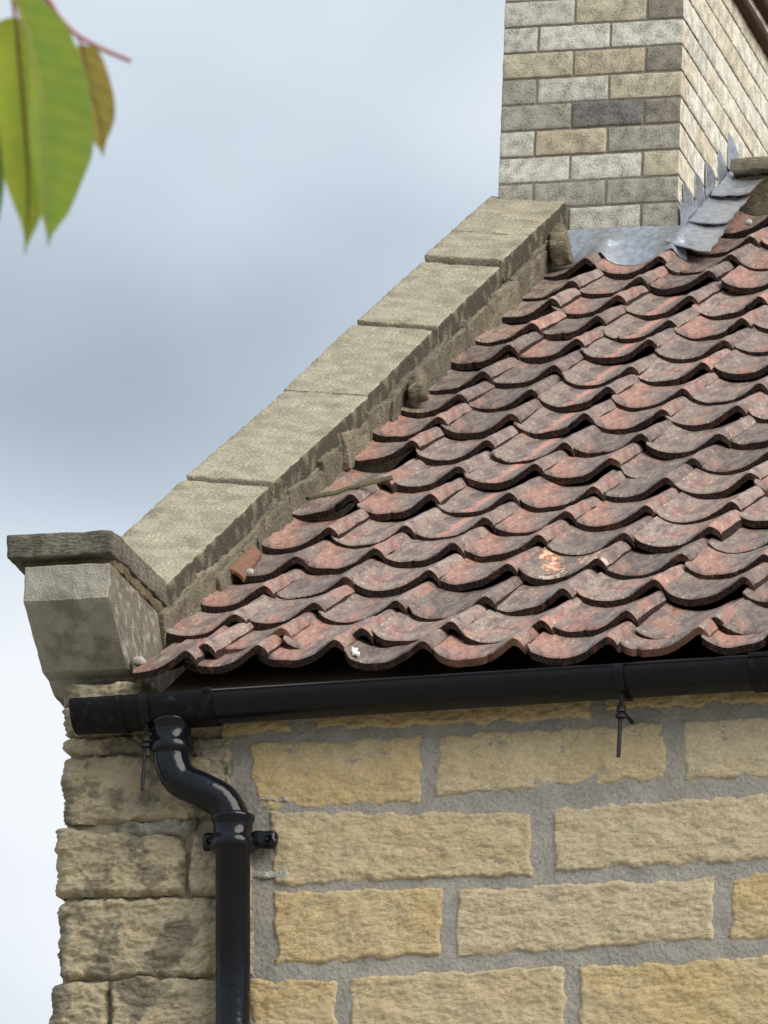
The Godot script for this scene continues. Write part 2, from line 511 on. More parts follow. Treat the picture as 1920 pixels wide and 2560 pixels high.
func wall_stone(q: Array, proud: float, rough: float, sd: int, wrap: bool) -> ArrayMesh:
	var st := SurfaceTool.new()
	st.begin(Mesh.PRIMITIVE_TRIANGLES)
	var tl := Vector2(q[0], q[1])
	var tr := Vector2(q[2], q[3])
	var br := Vector2(q[4], q[5])
	var bl := Vector2(q[6], q[7])
	var wd := tl.distance_to(tr)
	var hg := tl.distance_to(bl)
	var cell := 0.0042
	var nu := ceili(wd / cell)
	var nv := ceili(hg / cell)
	var extra := 26 if wrap else 0
	var n := nz(sd, 9.0, 3)
	var nw := nz(sd + 1, 13.0, 2)
	var nr := nz(sd + 2, 24.0, 4, FastNoiseLite.TYPE_SIMPLEX_SMOOTH, FastNoiseLite.FRACTAL_RIDGED)
	var nf := nz(sd + 3, 75.0, 3)
	var np := nz(sd + 4, 5.0, 4)
	var quoin := sd >= 400
	var tones: Array = TONES[q[8]]
	var pts := PackedVector3Array()
	var cols := PackedColorArray()
	var rc := 0.022
	for v in nv + 1:
		for uu in nu + 1 + extra:
			var u := (uu - extra) / float(nu)
			var l := u * wd
			var vv := float(v) / nv
			if u < 0.0: l = (uu - extra) * 0.0065
			var b := bl.lerp(br, maxf(u, 0.0)).lerp(tl.lerp(tr, maxf(u, 0.0)), vv)
			var sx := b.x if u >= 0.0 else b.x + l
			var e := minf(minf(vv, 1.0 - vv) * hg, (1.0 - u) * wd)
			if not wrap: e = minf(e, u * wd)
			e += 0.010 * nw.get_noise_2d(sx * 0.9, b.y * 0.9) + 0.004 * nw.get_noise_2d(sx * 3.5, b.y * 3.5) - 0.001
			var soft := 0.013 if not quoin else 0.014
			var k := clampf(e / soft, 0.0, 1.0)
			k = 1.0 - (1.0 - k) * (1.0 - k)
			if e < 0.0: k = e / 0.02
			var yw := b.y + 0.013 * n.get_noise_2d(sx * 1.1, b.y * 1.1)
			var saw := fposmod(yw * 48.0 + 2.2 * nw.get_noise_2d(sx * 0.8, b.y * 1.6), 1.0)
			var ledge := smoothstep(-0.15, 0.35, n.get_noise_2d(sx * 1.3 + 9.0, b.y * 1.3))
			var rel := 0.0085 * n.get_noise_2d(sx * 0.9, b.y * 1.8) + 0.0042 * nr.get_noise_2d(sx * 0.8, yw * 2.2) + 0.0034 * (saw - 0.5) * ledge + 0.0016 * nf.get_noise_2d(sx * 0.7, yw * 1.4)
			var d := k * (0.011 + proud + rel * rough) - 0.011
			if quoin: d = k * (0.012 + proud + rel * rough) - 0.012
			var p := Vector3(b.x, b.y + H, ZW)
			if wrap:
				if l <= -rc: p = Vector3(b.x - d, b.y + H, ZW + l)
				elif l >= rc: p = Vector3(b.x, b.y + H, ZW + d)
				else:
					var a := (l / rc + 1.0) * PI / 4.0
					var c := Vector3(bl.lerp(tl, vv).x + rc, b.y + H, ZW - rc)
					p = c + (rc + d) * Vector3(-cos(a), 0, sin(a))
			else: p.z += d
			pts.append(p)
			var w := clampf(0.5 + 1.3 * np.get_noise_2d(sx * 0.6 + q[0], b.y * 1.2) + 0.25 * nf.get_noise_2d(sx * 0.6, yw), 0.0, 1.0)
			var col: Color = tones[0].lerp(tones[1], w)
			col *= 1.0 + 0.13 * nr.get_noise_2d(sx * 0.5 + 3.0, yw * 1.2)
			if quoin:       # black weathering crust and pale lichen
				var crust := smoothstep(0.10, 0.42, np.get_noise_2d(sx * 1.3 + 20.0, b.y * 1.3) + 0.08 + 0.26 * nf.get_noise_2d(sx * 0.5, b.y * 0.5))
				col = col.lerp(Color(0.15, 0.14, 0.12), 0.68 * crust)
				var li := smoothstep(0.36, 0.46, nf.get_noise_2d(sx * 0.45 + 5.0, b.y * 0.45)) * smoothstep(0.12, 0.3, np.get_noise_2d(sx * 2.0 - 11.0, b.y * 2.0))
				col = col.lerp(Color(0.50, 0.50, 0.46), 0.8 * li)
			cols.append(col)
	sheet(st, pts, nu + 1 + extra, 0, false, cols)
	st.generate_normals()
	return st.commit()

# ---------------------------------------------------------------- roof
const TIPS := [0,0,18,-52,1,0,-25,77,2,0,-28,29,3,0,-21,41,4,0,-7,21,5,0,-14,63,6,0,4,-33,0,1,13,-55,1,1,-8,16,2,1,-12,-1,3,1,0,-2,4,1,-22,33,5,1,-15,90,6,1,-2,68,0,2,11,-63,1,2,-2,-12,2,2,0,2,3,2,-17,32,4,2,-3,39,5,2,-5,53,0,3,18,-65,1,3,6,-26,2,3,-6,-9,3,3,-7,32,4,3,5,10,5,3,13,18,0,4,28,-58,1,4,17,-67,2,4,9,-37,3,4,7,-18,4,4,-1,3,5,4,9,-2,0,5,-1,19,1,5,10,-40,2,5,7,-51,3,5,14,-33,4,5,-15,20,5,5,-4,9,0,6,27,-89,1,6,7,-8,2,6,4,-34,3,6,-5,-21,4,6,4,-54,0,7,13,39,1,7,13,-2,2,7,22,-75,3,7,16,-45,4,7,18,-86,0,8,23,9,1,8,13,1,2,8,8,-30,3,8,8,-42,4,8,3,-54,0,9,10,2,1,9,-4,14,2,9,5,-18,3,9,9,-83,4,9,6,-65,0,10,8,-11,1,10,-6,21,2,10,8,-52,3,10,-2,-52,0,11,10,25,1,11,-13,58,2,11,-7,-14,3,11,0,-69,0,12,7,26,1,12,-19,68,2,12,-8,-45,3,12,-5,-88,0,13,-4,56,1,13,-21,42,2,13,-17,-3,3,13,-16,-75,0,14,-6,-1,1,14,-16,5,2,14,-30,42,0,15,-36,43,1,15,-22,9,2,15,-12,-34,2,16,-9,-79]

const PROFILE := [[0.0, 0.52], [0.06, 0.35], [0.14, 0.16], [0.23, 0.04], [0.32, 0.0], [0.44, 0.025], [0.56, 0.10], [0.67, 0.27], [0.76, 0.49], [0.83, 0.70], [0.885, 0.88], [0.925, 0.985], [0.95, 1.0], [0.98, 0.955], [1.01, 0.81], [1.035, 0.61], [1.05, 0.44]]

func tile_height(t: float) -> float:
	var k := 0
	while k < PROFILE.size() - 2 and PROFILE[k + 1][0] < t: k += 1
	var f: float = (t - PROFILE[k][0]) / (PROFILE[k + 1][0] - PROFILE[k][0])
	return 0.047 * cubic_interpolate(PROFILE[k][1], PROFILE[k + 1][1], PROFILE[maxi(k - 1, 0)][1], PROFILE[mini(k + 2, PROFILE.size() - 1)][1], f)

func tile_mesh(k: int, t0 := 0.0) -> ArrayMesh:
	var nt := 40
	var ss := [0.0, 0.0028, 0.010, 0.06, 0.13, 0.20, 0.27, 0.33, 0.385]
	var n := nz(700 + k * 5, 9.0, 2)
	var n2 := nz(701 + k * 5, 40.0, 2)
	var th := 0.0235
	var base := 0.023 - tile_height(0.95)
	var top := PackedVector3Array()
	var uv := PackedVector2Array()
	var under := PackedVector3Array()
	for j in ss.size():
		var s: float = ss[j]
		for i in nt + 1:
			var t := lerpf(t0, 1.05, float(i) / nt)
			var x := (t - 0.97) * W
			var sink: float = [0.0055, 0.0016, 0.0][j] if j < 3 else 0.0
			var wob := 0.0042 * n.get_noise_2d(x, s)
			var front := 0.003 * n.get_noise_2d(x * 1.5, 7.0) + 0.0006 * n2.get_noise_2d(x, 3.0)
			front += 0.008 * pow(smoothstep(0.95, 1.05, t), 2.0) + 0.009 * pow(smoothstep(0.09, 0.0, t), 2.0)
			if k == 1 and t > 0.97: front += 0.016 * smoothstep(0.97, 1.05, t)           # corner knocked off the roll
			if k == 2 and t < 0.10: front += 0.022 * smoothstep(0.10, 0.0, t)
			if k % 2 == 0: front += (0.004 + 0.0011 * k) * smoothstep(0.045, 0.0, absf(t - fposmod(0.37 * k + 0.1, 0.95)))
			var y := base + tile_height(t) * (1.0 - 0.85 * s * smoothstep(0.55, 0.9, t)) - s * 0.070 + wob      # the roll tapers towards the head
			var z := -(s + front * maxf(0.0, 1.0 - s / 0.06))
			top.append(Vector3(x, y - sink, z))
			uv.append(Vector2(t / 1.05, 1.0 - s / 0.40))
			under.append(Vector3(x, y - th, z))
	var st := SurfaceTool.new()
	st.begin(Mesh.PRIMITIVE_TRIANGLES)
	sheet(st, top, nt + 1, 0, false, PackedColorArray(), uv)
	st.generate_normals()
	st.generate_tangents()
	var mesh := st.commit()
	st = SurfaceTool.new()
	st.begin(Mesh.PRIMITIVE_TRIANGLES)
	var at := sheet(st, under, nt + 1, 0, true)
	var rim := PackedVector3Array()
	for i in nt + 1: rim.append(under[i])
	for i in nt + 1: rim.append(top[i])
	st.set_smooth_group(1)
	at = sheet(st, rim, nt + 1, at)
	for e in 2:
		rim = PackedVector3Array()
		for j in ss.size(): rim.append(under[j * (nt + 1) + e * nt])
		for j in ss.size(): rim.append(top[j * (nt + 1) + e * nt])
		st.set_smooth_group(2 + e)
		at = sheet(st, rim, ss.size(), at, e == 0)
	st.generate_normals()
	return st.commit(mesh)

const EAVES := [[-0.010, -0.115], [-0.047, -0.094], [-0.068, -0.090], [-0.053, -0.142], [-0.040, -0.146], [-0.015, -0.182], [-0.013, -0.136], [-0.02, -0.15], [-0.01, -0.14], [0.0, -0.15]]

func build_roof(house: Node3D) -> void:
	var deck := BoxMesh.new()
	deck.size = Vector3(6.2, 0.03, 6.6)
	var roof := Node3D.new()
	roof.name = "roof"
	roof.transform = roof_frame()
	house.add_child(roof)
	put(roof, "roof_deck", deck, M.deck, Transform3D(Basis(), Vector3(3.0, -0.11, -3.20)))
	var meshes := []
	for k in 14: meshes.append(tile_mesh(k))
	var cut := tile_mesh(3, 0.30)      # the verge tiles at the eaves are cut to fit the kneeler
	var off := {}
	for k in TIPS.size() / 4: off[Vector2i(TIPS[k * 4], TIPS[k * 4 + 1])] = Vector2(TIPS[k * 4 + 2], TIPS[k * 4 + 3]) * 0.001
	for j in range(-1, 18):
		for i in 10:
			if j >= 16 and i <= 1: continue
			var d := Vector2(rng.randf_range(-0.006, 0.006), rng.randf_range(-0.02, 0.02) - 0.03)
			if off.has(Vector2i(i, j)): d = off[Vector2i(i, j)]
			if j == -1: d = Vector2(EAVES[i][0], (EAVES[i][1] + G) / 0.7)
			var k: int = [0, 1, 2, 3, 4, 5, 8, 9, 10, 11][rng.randi() % 10]
			if rng.randf() < 0.12: k = 3
			if i == 2 and j >= 4 and j <= 13: k = 6
			if i == 4 and j == 2: k = 7
			if j <= 0 and rng.randf() < 0.5: k = 3
			var m: int = rng.randi() % 14
			var b := Basis.from_euler(Vector3(rng.randf_range(-0.010, 0.010), rng.randf_range(-0.020, 0.020), rng.randf_range(-0.020, 0.020)))
			var lift := (0.3 * d.y * 0.26 if j >= 0 else 0.0) + rng.randf_range(-0.002, 0.003)
			var o := put(roof, "tile", cut if i == 0 and j <= 0 else meshes[m], null, Transform3D(b, Vector3(i * W + d.x, lift, -(j * G + 0.7 * d.y))))
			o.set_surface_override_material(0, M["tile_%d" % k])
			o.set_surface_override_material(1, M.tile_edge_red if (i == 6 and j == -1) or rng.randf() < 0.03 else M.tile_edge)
			if k == 7: o.set_meta("label", "roof tile with a flaked orange face")

# ---------------------------------------------------------------- gable parapet with its coping
func build_parapet(house: Node3D) -> void:
	var par := Node3D.new()
	par.name = "gable_parapet"
	par.transform = roof_frame()
	house.add_child(par)
	var core := rbox(Vector3(0.19, 0.5, 4.85), 0.01, 0.02, 0.006, 30.0, 61, Color(0.30, 0.26, 0.19), Color(0.20, 0.175, 0.13))
	put(par, "parapet_wall", core, M.rubble, Transform3D(Basis(), Vector3(-0.281, -0.228, -2.60)))
	# coping stones: s from, s to, top at lower end, top at upper end, side shift
	var cs := [[0.333, 1.370, 0.086, 0.092, 0.0], [1.394, 2.432, 0.099, 0.093, 0.005], [2.456, 3.240, 0.092, 0.104, -0.004], [3.266, 4.062, 0.110, 0.113, 0.004], [4.102, 4.452, 0.126, 0.126, 0.004], [4.466, 4.98, 0.125, 0.125, 0.0]]
	var sn := nz(66, 17.0, 3)
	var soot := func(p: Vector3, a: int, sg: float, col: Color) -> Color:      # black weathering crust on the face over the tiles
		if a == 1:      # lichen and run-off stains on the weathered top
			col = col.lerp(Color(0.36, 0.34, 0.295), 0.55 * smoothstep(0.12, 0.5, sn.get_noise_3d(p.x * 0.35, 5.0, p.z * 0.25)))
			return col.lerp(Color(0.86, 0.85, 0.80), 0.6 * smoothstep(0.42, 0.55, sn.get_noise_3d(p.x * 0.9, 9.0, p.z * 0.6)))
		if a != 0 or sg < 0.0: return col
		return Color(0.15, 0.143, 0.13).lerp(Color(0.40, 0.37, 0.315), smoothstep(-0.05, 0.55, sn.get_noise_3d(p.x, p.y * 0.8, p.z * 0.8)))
	for k in cs.size():
		var c: Array = cs[k]
		var ln: float = c[1] - c[0]
		var th := 0.066
		var tilt := atan2(c[3] - c[2], ln)
		var skew := func(p: Vector3) -> Vector3: return Vector3(p.x, p.y - 0.10 * p.x, p.z + 0.12 * p.x)
		var mesh := rbox(Vector3(0.242, th, ln), 0.007, 0.011, 0.0038, 14.0, 70 + k, Color(0.73, 0.705, 0.63), Color(0.55, 0.525, 0.46), skew, soot)
		put(par, "coping_stone", mesh, M.coping, Transform3D(Basis(Vector3.RIGHT, tilt), Vector3(-0.292 + c[4], (c[2] + c[3]) / 2.0 - th / 2.0 + 0.010, -(c[0] + c[1]) / 2.0)))
	# rubble and mortar packed between the coping and the tiles
	var s := 0.26
	var n := 0
	while s < 4.7:
		var ln := rng.randf_range(0.12, 0.36)
		var lo := -0.055
		var hi := 0.034 + rng.randf_range(-0.012, 0.006) + 0.008 * s
		var c1 := Color(0.47, 0.43, 0.36).lerp(Color(0.29, 0.275, 0.24), rng.randf())
		if s > 0.7 and s < 1.0: hi -= 0.03
		var mesh := rbox(Vector3(0.05, hi - lo, ln), 0.005, 0.010, 0.008, 15.0, 90 + n, c1, c1 * 0.75)
		put(par, "rubble_stone", mesh, M.rubble, Transform3D(Basis.from_euler(Vector3(rng.randf_range(-0.12, 0.12), rng.randf_range(-0.06, 0.06), rng.randf_range(-0.2, 0.1))), Vector3(-0.190 + rng.randf_range(-0.006, 0.008), (lo + hi) / 2.0, -s - ln / 2.0)))
		s += ln + rng.randf_range(-0.01, 0.016)
		n += 1
	for k in 5:
		put(par, "mortar_fillet", rbox(Vector3(0.05, 0.090, 0.90), 0.006, 0.014, 0.009, 11.0, 130 + k, Color(0.40, 0.37, 0.31), Color(0.27, 0.25, 0.215)), M.rubble, Transform3D(Basis.from_euler(Vector3(0, 0, -0.15)), Vector3(-0.192, -0.016 + 0.006 * k, -0.70 - 0.895 * k)))
	for a in [[2.84, -0.140, 0.020, 0.17, 0.055], [4.70, -0.145, 0.04, 0.2, 0.08]]:
		put(par, "rubble_stone", rbox(Vector3(0.05, a[4], a[3]), 0.010, 0.010, 0.014, 16.0, 120 + n, Color(0.36, 0.32, 0.26), Color(0.25, 0.23, 0.19)), M.rubble, Transform3D(Basis.from_euler(Vector3(0.1, 0.25, 0.2)), Vector3(a[1], a[2], -a[0])))
		n += 1
	# a broken piece of tile wedged under the coping
	var arch := func(p: Vector3) -> Vector3: return Vector3(0.045 * sin(p.x / 0.045), p.y + 0.045 * cos(p.x / 0.045) - 0.045, p.z)
	var bit := put(par, "tile_fragment", rbox(Vector3(0.08, 0.013, 0.24), 0.003, 0.012, 0.004, 20.0, 140, Color.WHITE, Color(0.7, 0.7, 0.7), arch), M.tile_fragment, Transform3D(Basis.from_euler(Vector3(0.03, 0.06, -0.3)), Vector3(-0.158, -0.008, -0.96)))
	bit.set_meta("label", "broken red tile wedged under the coping")

# ---------------------------------------------------------------- kneeler at the foot of the gable
func build_kneeler(house: Node3D) -> void:
	var kn := Node3D.new()
	kn.name = "kneeler"
	kn.position = Vector3(0.008, H - 0.008, 0.026)
	house.add_child(kn)
	var hy := 0.125
	var hz := 0.27
	var shape := func(p: Vector3) -> Vector3:
		var y := 0.040 + p.y
		var zf := 0.184
		if y < 0.075: zf = lerpf(0.004, 0.184, clampf((y + 0.053) / 0.128, 0.0, 1.0))
		if y < -0.053: zf = lerpf(-0.10, -0.040, clampf((y + 0.085) / 0.032, 0.0, 1.0))
		return Vector3(-0.298 + p.x, y, lerpf(-0.40, zf, (p.z / hz + 1.0) / 2.0))
	var li := nz(801, 38.0, 2)
	var gr := nz(802, 7.0, 4)
	var lichen := func(p: Vector3, a: int, sg: float, col: Color) -> Color:
		if a == 0 and sg > 0.0:
			col = Color(0.21, 0.195, 0.17).lerp(Color(0.31, 0.28, 0.23), clampf(0.5 + gr.get_noise_3dv(p * 2.0), 0, 1))
			return col.lerp(Color(0.50, 0.495, 0.46), 0.7 * smoothstep(0.26, 0.38, li.get_noise_3d(p.x, p.y * 0.75, p.z * 0.55)))
		var g := smoothstep(0.02, 0.4, gr.get_noise_3dv(p) + 0.25 * li.get_noise_3dv(p))
		return col.lerp(Color(0.17, 0.155, 0.12), 0.5 * g)
	put(kn, "block", rbox(Vector3(0.216, hy * 2.0, hz * 2.0), 0.005, 0.006, 0.003, 20.0, 151, Color(0.50, 0.49, 0.445), Color(0.45, 0.44, 0.395), shape, lichen, true), M.kneeler)
	var slope := func(p: Vector3) -> Vector3: return Vector3(p.x, p.y + 0.05 * (0.31 - p.z) * 0.5 + 0.010, p.z)
	put(kn, "cap", rbox(Vector3(0.268, 0.060, 0.60), 0.005, 0.008, 0.0045, 12.0, 152, Color(0.16, 0.158, 0.148), Color(0.34, 0.33, 0.30), slope), M.rubble, Transform3D(Basis(), Vector3(-0.317, 0.204, -0.105)))
	put(kn, "bedding", rbox(Vector3(0.236, 0.030, 0.56), 0.004, 0.010, 0.007, 14.0, 153, Color(0.20, 0.17, 0.12), Color(0.34, 0.29, 0.21)), M.rubble, Transform3D(Basis(), Vector3(-0.305, 0.177, -0.125)))
	put(kn, "corbel", rbox(Vector3(0.205, 0.06, 0.16), 0.010, 0.008, 0.009, 20.0, 154, Color(0.40, 0.34, 0.24), Color(0.30, 0.26, 0.19)), M.rubble, Transform3D(Basis(), Vector3(-0.27, -0.082, -0.165)))

# ---------------------------------------------------------------- chimney
func build_chimney(house: Node3D) -> void:
	var ch := Node3D.new()
	ch.name = "chimney"
	ch.transform = Transform3D(Basis(Vector3.BACK, -0.010), Vector3(-0.10, H + 2.9, -4.17))
	house.add_child(ch)
	# chimney frame: x from the centre of the front, y from 2.9, z backwards negative
	var xl := -0.280
	var xr := 0.278
	var hc := 0.0835
	var deep := 1.9
	var jt := 0.0065
	var core := BoxMesh.new()
	core.size = Vector3(xr - xl - 0.008, 2.3, deep - 0.008)
	put(ch, "mortar_core", core, M.brick_mortar, Transform3D(Basis(), Vector3((xl + xr) / 2.0, 0.35, -deep / 2.0)))
	var lens := [0.222, 0.110]
	var kinds := []
	for k in 2:
		for v in 5: kinds.append(rbox(Vector3(lens[k] - jt, hc - jt, 0.105), 0.0042, 0.012, 0.0022, 30.0, 160 + k * 5 + v))
	var front := [[0, 2, 5], [0, 1, 1], [2, 3, 5], [4, 0, 2], [4, 6, 5], [0, 3, 4], [1, 1, 2], [4, 4, 4], [4, 0, 4], [4, 4, 4]]
	var y0 := 3.218 - 2.9
	for row in range(-11, 9):
		var yc := y0 - (row + 0.5) * hc + hc
		var a_row := posmod(row, 2) == 0
		var lay := [[0.0, 0.222], [0.222, 0.222], [0.444, 0.114]] if a_row else [[0.0, 0.112], [0.112, 0.222], [0.334, 0.224]]
		for b in 3:
			var ln: float = lay[b][1]
			var big := ln > 0.15
			var tone: int = front[row][b] if row >= 0 else [0, 1, 2, 3, 4, 7][rng.randi() % 6]
			var last := b == 2
			if last: continue
			if row == 8 and b == 0: continue
			put(ch, "brick", kinds[(0 if big else 5) + rng.randi() % 5], M["brick_%d" % tone], Transform3D(Basis(Vector3.FORWARD, PI * (rng.randi() % 2)), Vector3(xl + lay[b][0] + ln / 2.0, yc, -0.0525 + rng.randf_range(-0.002, 0.002))))
		# corner brick: end on one face, side on the other
		var tone2: int = front[row][2] if row >= 0 else [0, 1, 2, 4][rng.randi() % 4]
		var turn := Basis(Vector3.UP, PI / 2.0)
		var cf: Color = BRICK[tone2].srgb_to_linear()
		var cs: Color = BRICK[[7, 8, 7, 9][rng.randi() % 4]].srgb_to_linear()
		var two := func(p: Vector3, a: int, sg: float, col: Color) -> Color: return cs if a == 0 and sg > 0.0 else cf      # sooty front, clean flank
		var csz := Vector3(0.1135 - jt * 0.5, hc - jt, 0.222 - jt) if a_row else Vector3(0.2235 - jt * 0.5, hc - jt, 0.112 - jt)
		put(ch, "brick", rbox(csz, 0.0042, 0.012, 0.0022, 30.0, 600 + row, Color.WHITE, Color.WHITE, null, two), M.brick_corner, Transform3D(Basis(), Vector3(xr - csz.x / 2.0, yc, -csz.z / 2.0)))
		# the flank
		var z := -0.222 if a_row else -0.112
		while z > -deep + 0.2:
			var t: int = [7, 8, 8, 9, 7, 8, 8, 7, 1][rng.randi() % 9]
			put(ch, "brick", kinds[rng.randi() % 5], M["brick_%d" % t], Transform3D(turn, Vector3(xr - 0.0525 + rng.randf_range(-0.001, 0.001), yc, z - 0.111)))
			z -= 0.222
	for y in [3.541, 3.648]:
		put(ch, "string_course", rbox(Vector3(0.62, 0.038, deep + 0.06), 0.015, 0.05, 0.003, 12.0, 181), M.string_brick, Transform3D(Basis(), Vector3(0.0, y - 2.9, -deep / 2.0)))
	# the stone that butts against the flank, seen past the lead
	var ab := Node3D.new()
	ab.name = "abutment"
	ab.position = Vector3(0, H, 0)
	house.add_child(ab)
	put(ab, "slab", rbox(Vector3(0.50, 0.042, 0.32), 0.006, 0.010, 0.006, 20.0, 190, Color(0.44, 0.42, 0.37), Color(0.34, 0.325, 0.28)), M.rubble, Transform3D(Basis(), Vector3(0.452, 2.953, -4.90)))
	put(ab, "block", rbox(Vector3(0.48, 0.16, 0.28), 0.012, 0.012, 0.010, 14.0, 191, Color(0.30, 0.27, 0.22), Color(0.22, 0.20, 0.165)), M.rubble, Transform3D(Basis(), Vector3(0.455, 2.850, -4.915)))

# ---------------------------------------------------------------- lead
# a dressed sheet from four corners (a lower left, b lower right, c upper right, d upper left), bulged along its normal
func lead_sheet(a: Vector3, b: Vector3, c: Vector3, d: Vector3, bulge: float, sd: int, wav = null, amp := 0.003) -> ArrayMesh:
	var nu := 22
	var nv := 16
	var n := nz(sd, 9.0, 2)
	var nrm := (b - a).cross(d - a).normalized()
	var top := PackedVector3Array()
	var bot := PackedVector3Array()
	for v in nv + 1:
		for u in nu + 1:
			var fu := float(u) / nu
			var fv := float(v) / nv
			var p := a.lerp(b, fu).lerp(d.lerp(c, fu), fv)
			p += nrm * (bulge * 4.0 * fu * (1.0 - fu) * (0.4 + 0.6 * fv) + amp * n.get_noise_3dv(p))
			p += amp * Vector3(n.get_noise_3dv(p + Vector3(9, 0, 0)), 0, n.get_noise_3dv(p + Vector3(0, 9, 0)))
			if wav != null: p = wav.call(p, fu, fv)
			top.append(p)
			bot.append(p - nrm * 0.004)
	var st := SurfaceTool.new()
	st.begin(Mesh.PRIMITIVE_TRIANGLES)
	var at := sheet(st, top, nu + 1, 0)
	at = sheet(st, bot, nu + 1, at, true)
	var rim := PackedVector3Array()
	var ring := []
	for u in nu + 1: ring.append(u)
	for v in range(1, nv + 1): ring.append(v * (nu + 1) + nu)
	for u in range(nu - 1, -1, -1): ring.append(nv * (nu + 1) + u)
	for v in range(nv - 1, -1, -1): ring.append(v * (nu + 1))
	for k in ring: rim.append(bot[k])
	for k in ring: rim.append(top[k])
	st.set_smooth_group(1)
	sheet(st, rim, ring.size(), at)
	st.generate_normals()
	return st.commit()

func rp(x: float, s: float, n: float) -> Vector3:
	return Vector3(x, s * sin(AL) + n * cos(AL), -s * cos(AL) + n * sin(AL))

func build_flashing(house: Node3D) -> void:
	var fl := Node3D.new()
	fl.name = "flashing"
	fl.position = Vector3(0, H, 0)
	house.add_child(fl)
	# apron in front of the stack, dressed over the tiles
	var dress := func(p: Vector3, fu: float, fv: float) -> Vector3:
		var t := fposmod((p.x + 0.020) / W + 0.955, 1.0)
		var drop := (tile_height(t) - 0.047) * (1.0 - fv) + 0.020 - 0.006 * (1.0 - fv)
		return p + Vector3(0, cos(AL), sin(AL)) * drop
	put(fl, "lead_sheet", lead_sheet(rp(-0.20, 4.70, 0.0), rp(0.235, 4.70, 0.0), Vector3(0.20, 2.530, -4.158), Vector3(-0.20, 2.538, -4.158), 0.0, 201, dress), M.lead)
	# saddle at the corner and the run up the flank
	put(fl, "lead_sheet", lead_sheet(rp(0.165, 4.74, 0.030), rp(0.315, 4.66, 0.002), rp(0.300, 5.04, 0.012), rp(0.186, 5.02, 0.030), -0.010, 202, null, 0.007), M.lead)
	put(fl, "lead_sheet", lead_sheet(rp(0.184, 5.00, 0.034), rp(0.305, 5.00, 0.022), rp(0.300, 5.36, 0.030), rp(0.184, 5.38, 0.042), -0.012, 203, null, 0.006), M.lead)
	put(fl, "lead_sheet", lead_sheet(rp(0.184, 5.33, 0.048), rp(0.300, 5.34, 0.040), rp(0.310, 5.56, 0.045), rp(0.184, 5.62, 0.056), -0.014, 204, null, 0.006), M.lead)
	# stepped pieces turned up the brick (y, z on the flank)
	var steps := [[2.540, -4.165, 2.585, -4.285, 2.610, -4.250, 2.632, -4.155], [2.600, -4.235, 2.690, -4.405, 2.712, -4.345, 2.702, -4.207], [2.695, -4.385, 2.760, -4.500, 2.803, -4.470, 2.794, -4.366], [2.765, -4.505, 2.855, -4.640, 2.890, -4.632, 2.875, -4.502], [2.855, -4.675, 2.945, -4.800, 2.981, -4.755, 2.976, -4.664], [2.960, -4.800, 3.01, -4.960, 3.061, -4.975, 3.080, -4.788]]
	for k in steps.size():
		var q: Array = steps[k]
		var x := 0.1795 + 0.002 * (k % 2) + (0.008 if k == 0 else 0.0)
		put(fl, "lead_sheet", lead_sheet(Vector3(x + 0.003, q[0], q[1]), Vector3(x + 0.002, q[2], q[3]), Vector3(x - 0.003, q[4], q[5]), Vector3(x + 0.002, q[6], q[7]), 0.0025, 210 + k, null, 0.0012), M.lead)
	put(fl, "lead_sheet", lead_sheet(Vector3(0.184, 2.53, -4.20), Vector3(0.184, 2.95, -4.86), Vector3(0.1775, 2.985, -4.86), Vector3(0.1775, 2.585, -4.20), 0.0, 220), M.lead)

# ---------------------------------------------------------------- gutter
func half_round(r: float, x0: float, x1: float, th := 0.004, over := 0.10) -> ArrayMesh:
	var st := SurfaceTool.new()
	st.begin(Mesh.PRIMITIVE_TRIANGLES)
	var ring := []
	var k := 28
	for i in k + 1:
		var a := PI - over + (PI + 2.0 * over) * i / k
		ring.append(Vector2(cos(a), sin(a)) * r)
	for i in range(k, -1, -1):
		var a := PI - over + (PI + 2.0 * over) * i / k
		ring.append(Vector2(cos(a), sin(a)) * (r - th))
	ring.append(ring[0])
	var pts := PackedVector3Array()
	var steps := maxi(1, ceili((x1 - x0) / 0.15))
	for v in steps + 1:
		for q in ring: pts.append(Vector3(lerpf(x0, x1, float(v) / steps), q.y, q.x))
	var at := sheet(st, pts, ring.size(), 0, true)
	for e in 2:
		var cap := PackedVector3Array()
		for i in k + 1: cap.append(Vector3(x0 if e == 0 else x1, ring[i].y, ring[i].x))
		for i in k + 1: cap.append(Vector3(x0 if e == 0 else x1, ring[2 * k + 1 - i].y, ring[2 * k + 1 - i].x))
		st.set_smooth_group(1 + e)
		at = sheet(st, cap, k + 1, at, e == 1)
	st.generate_normals()
	return st.commit()

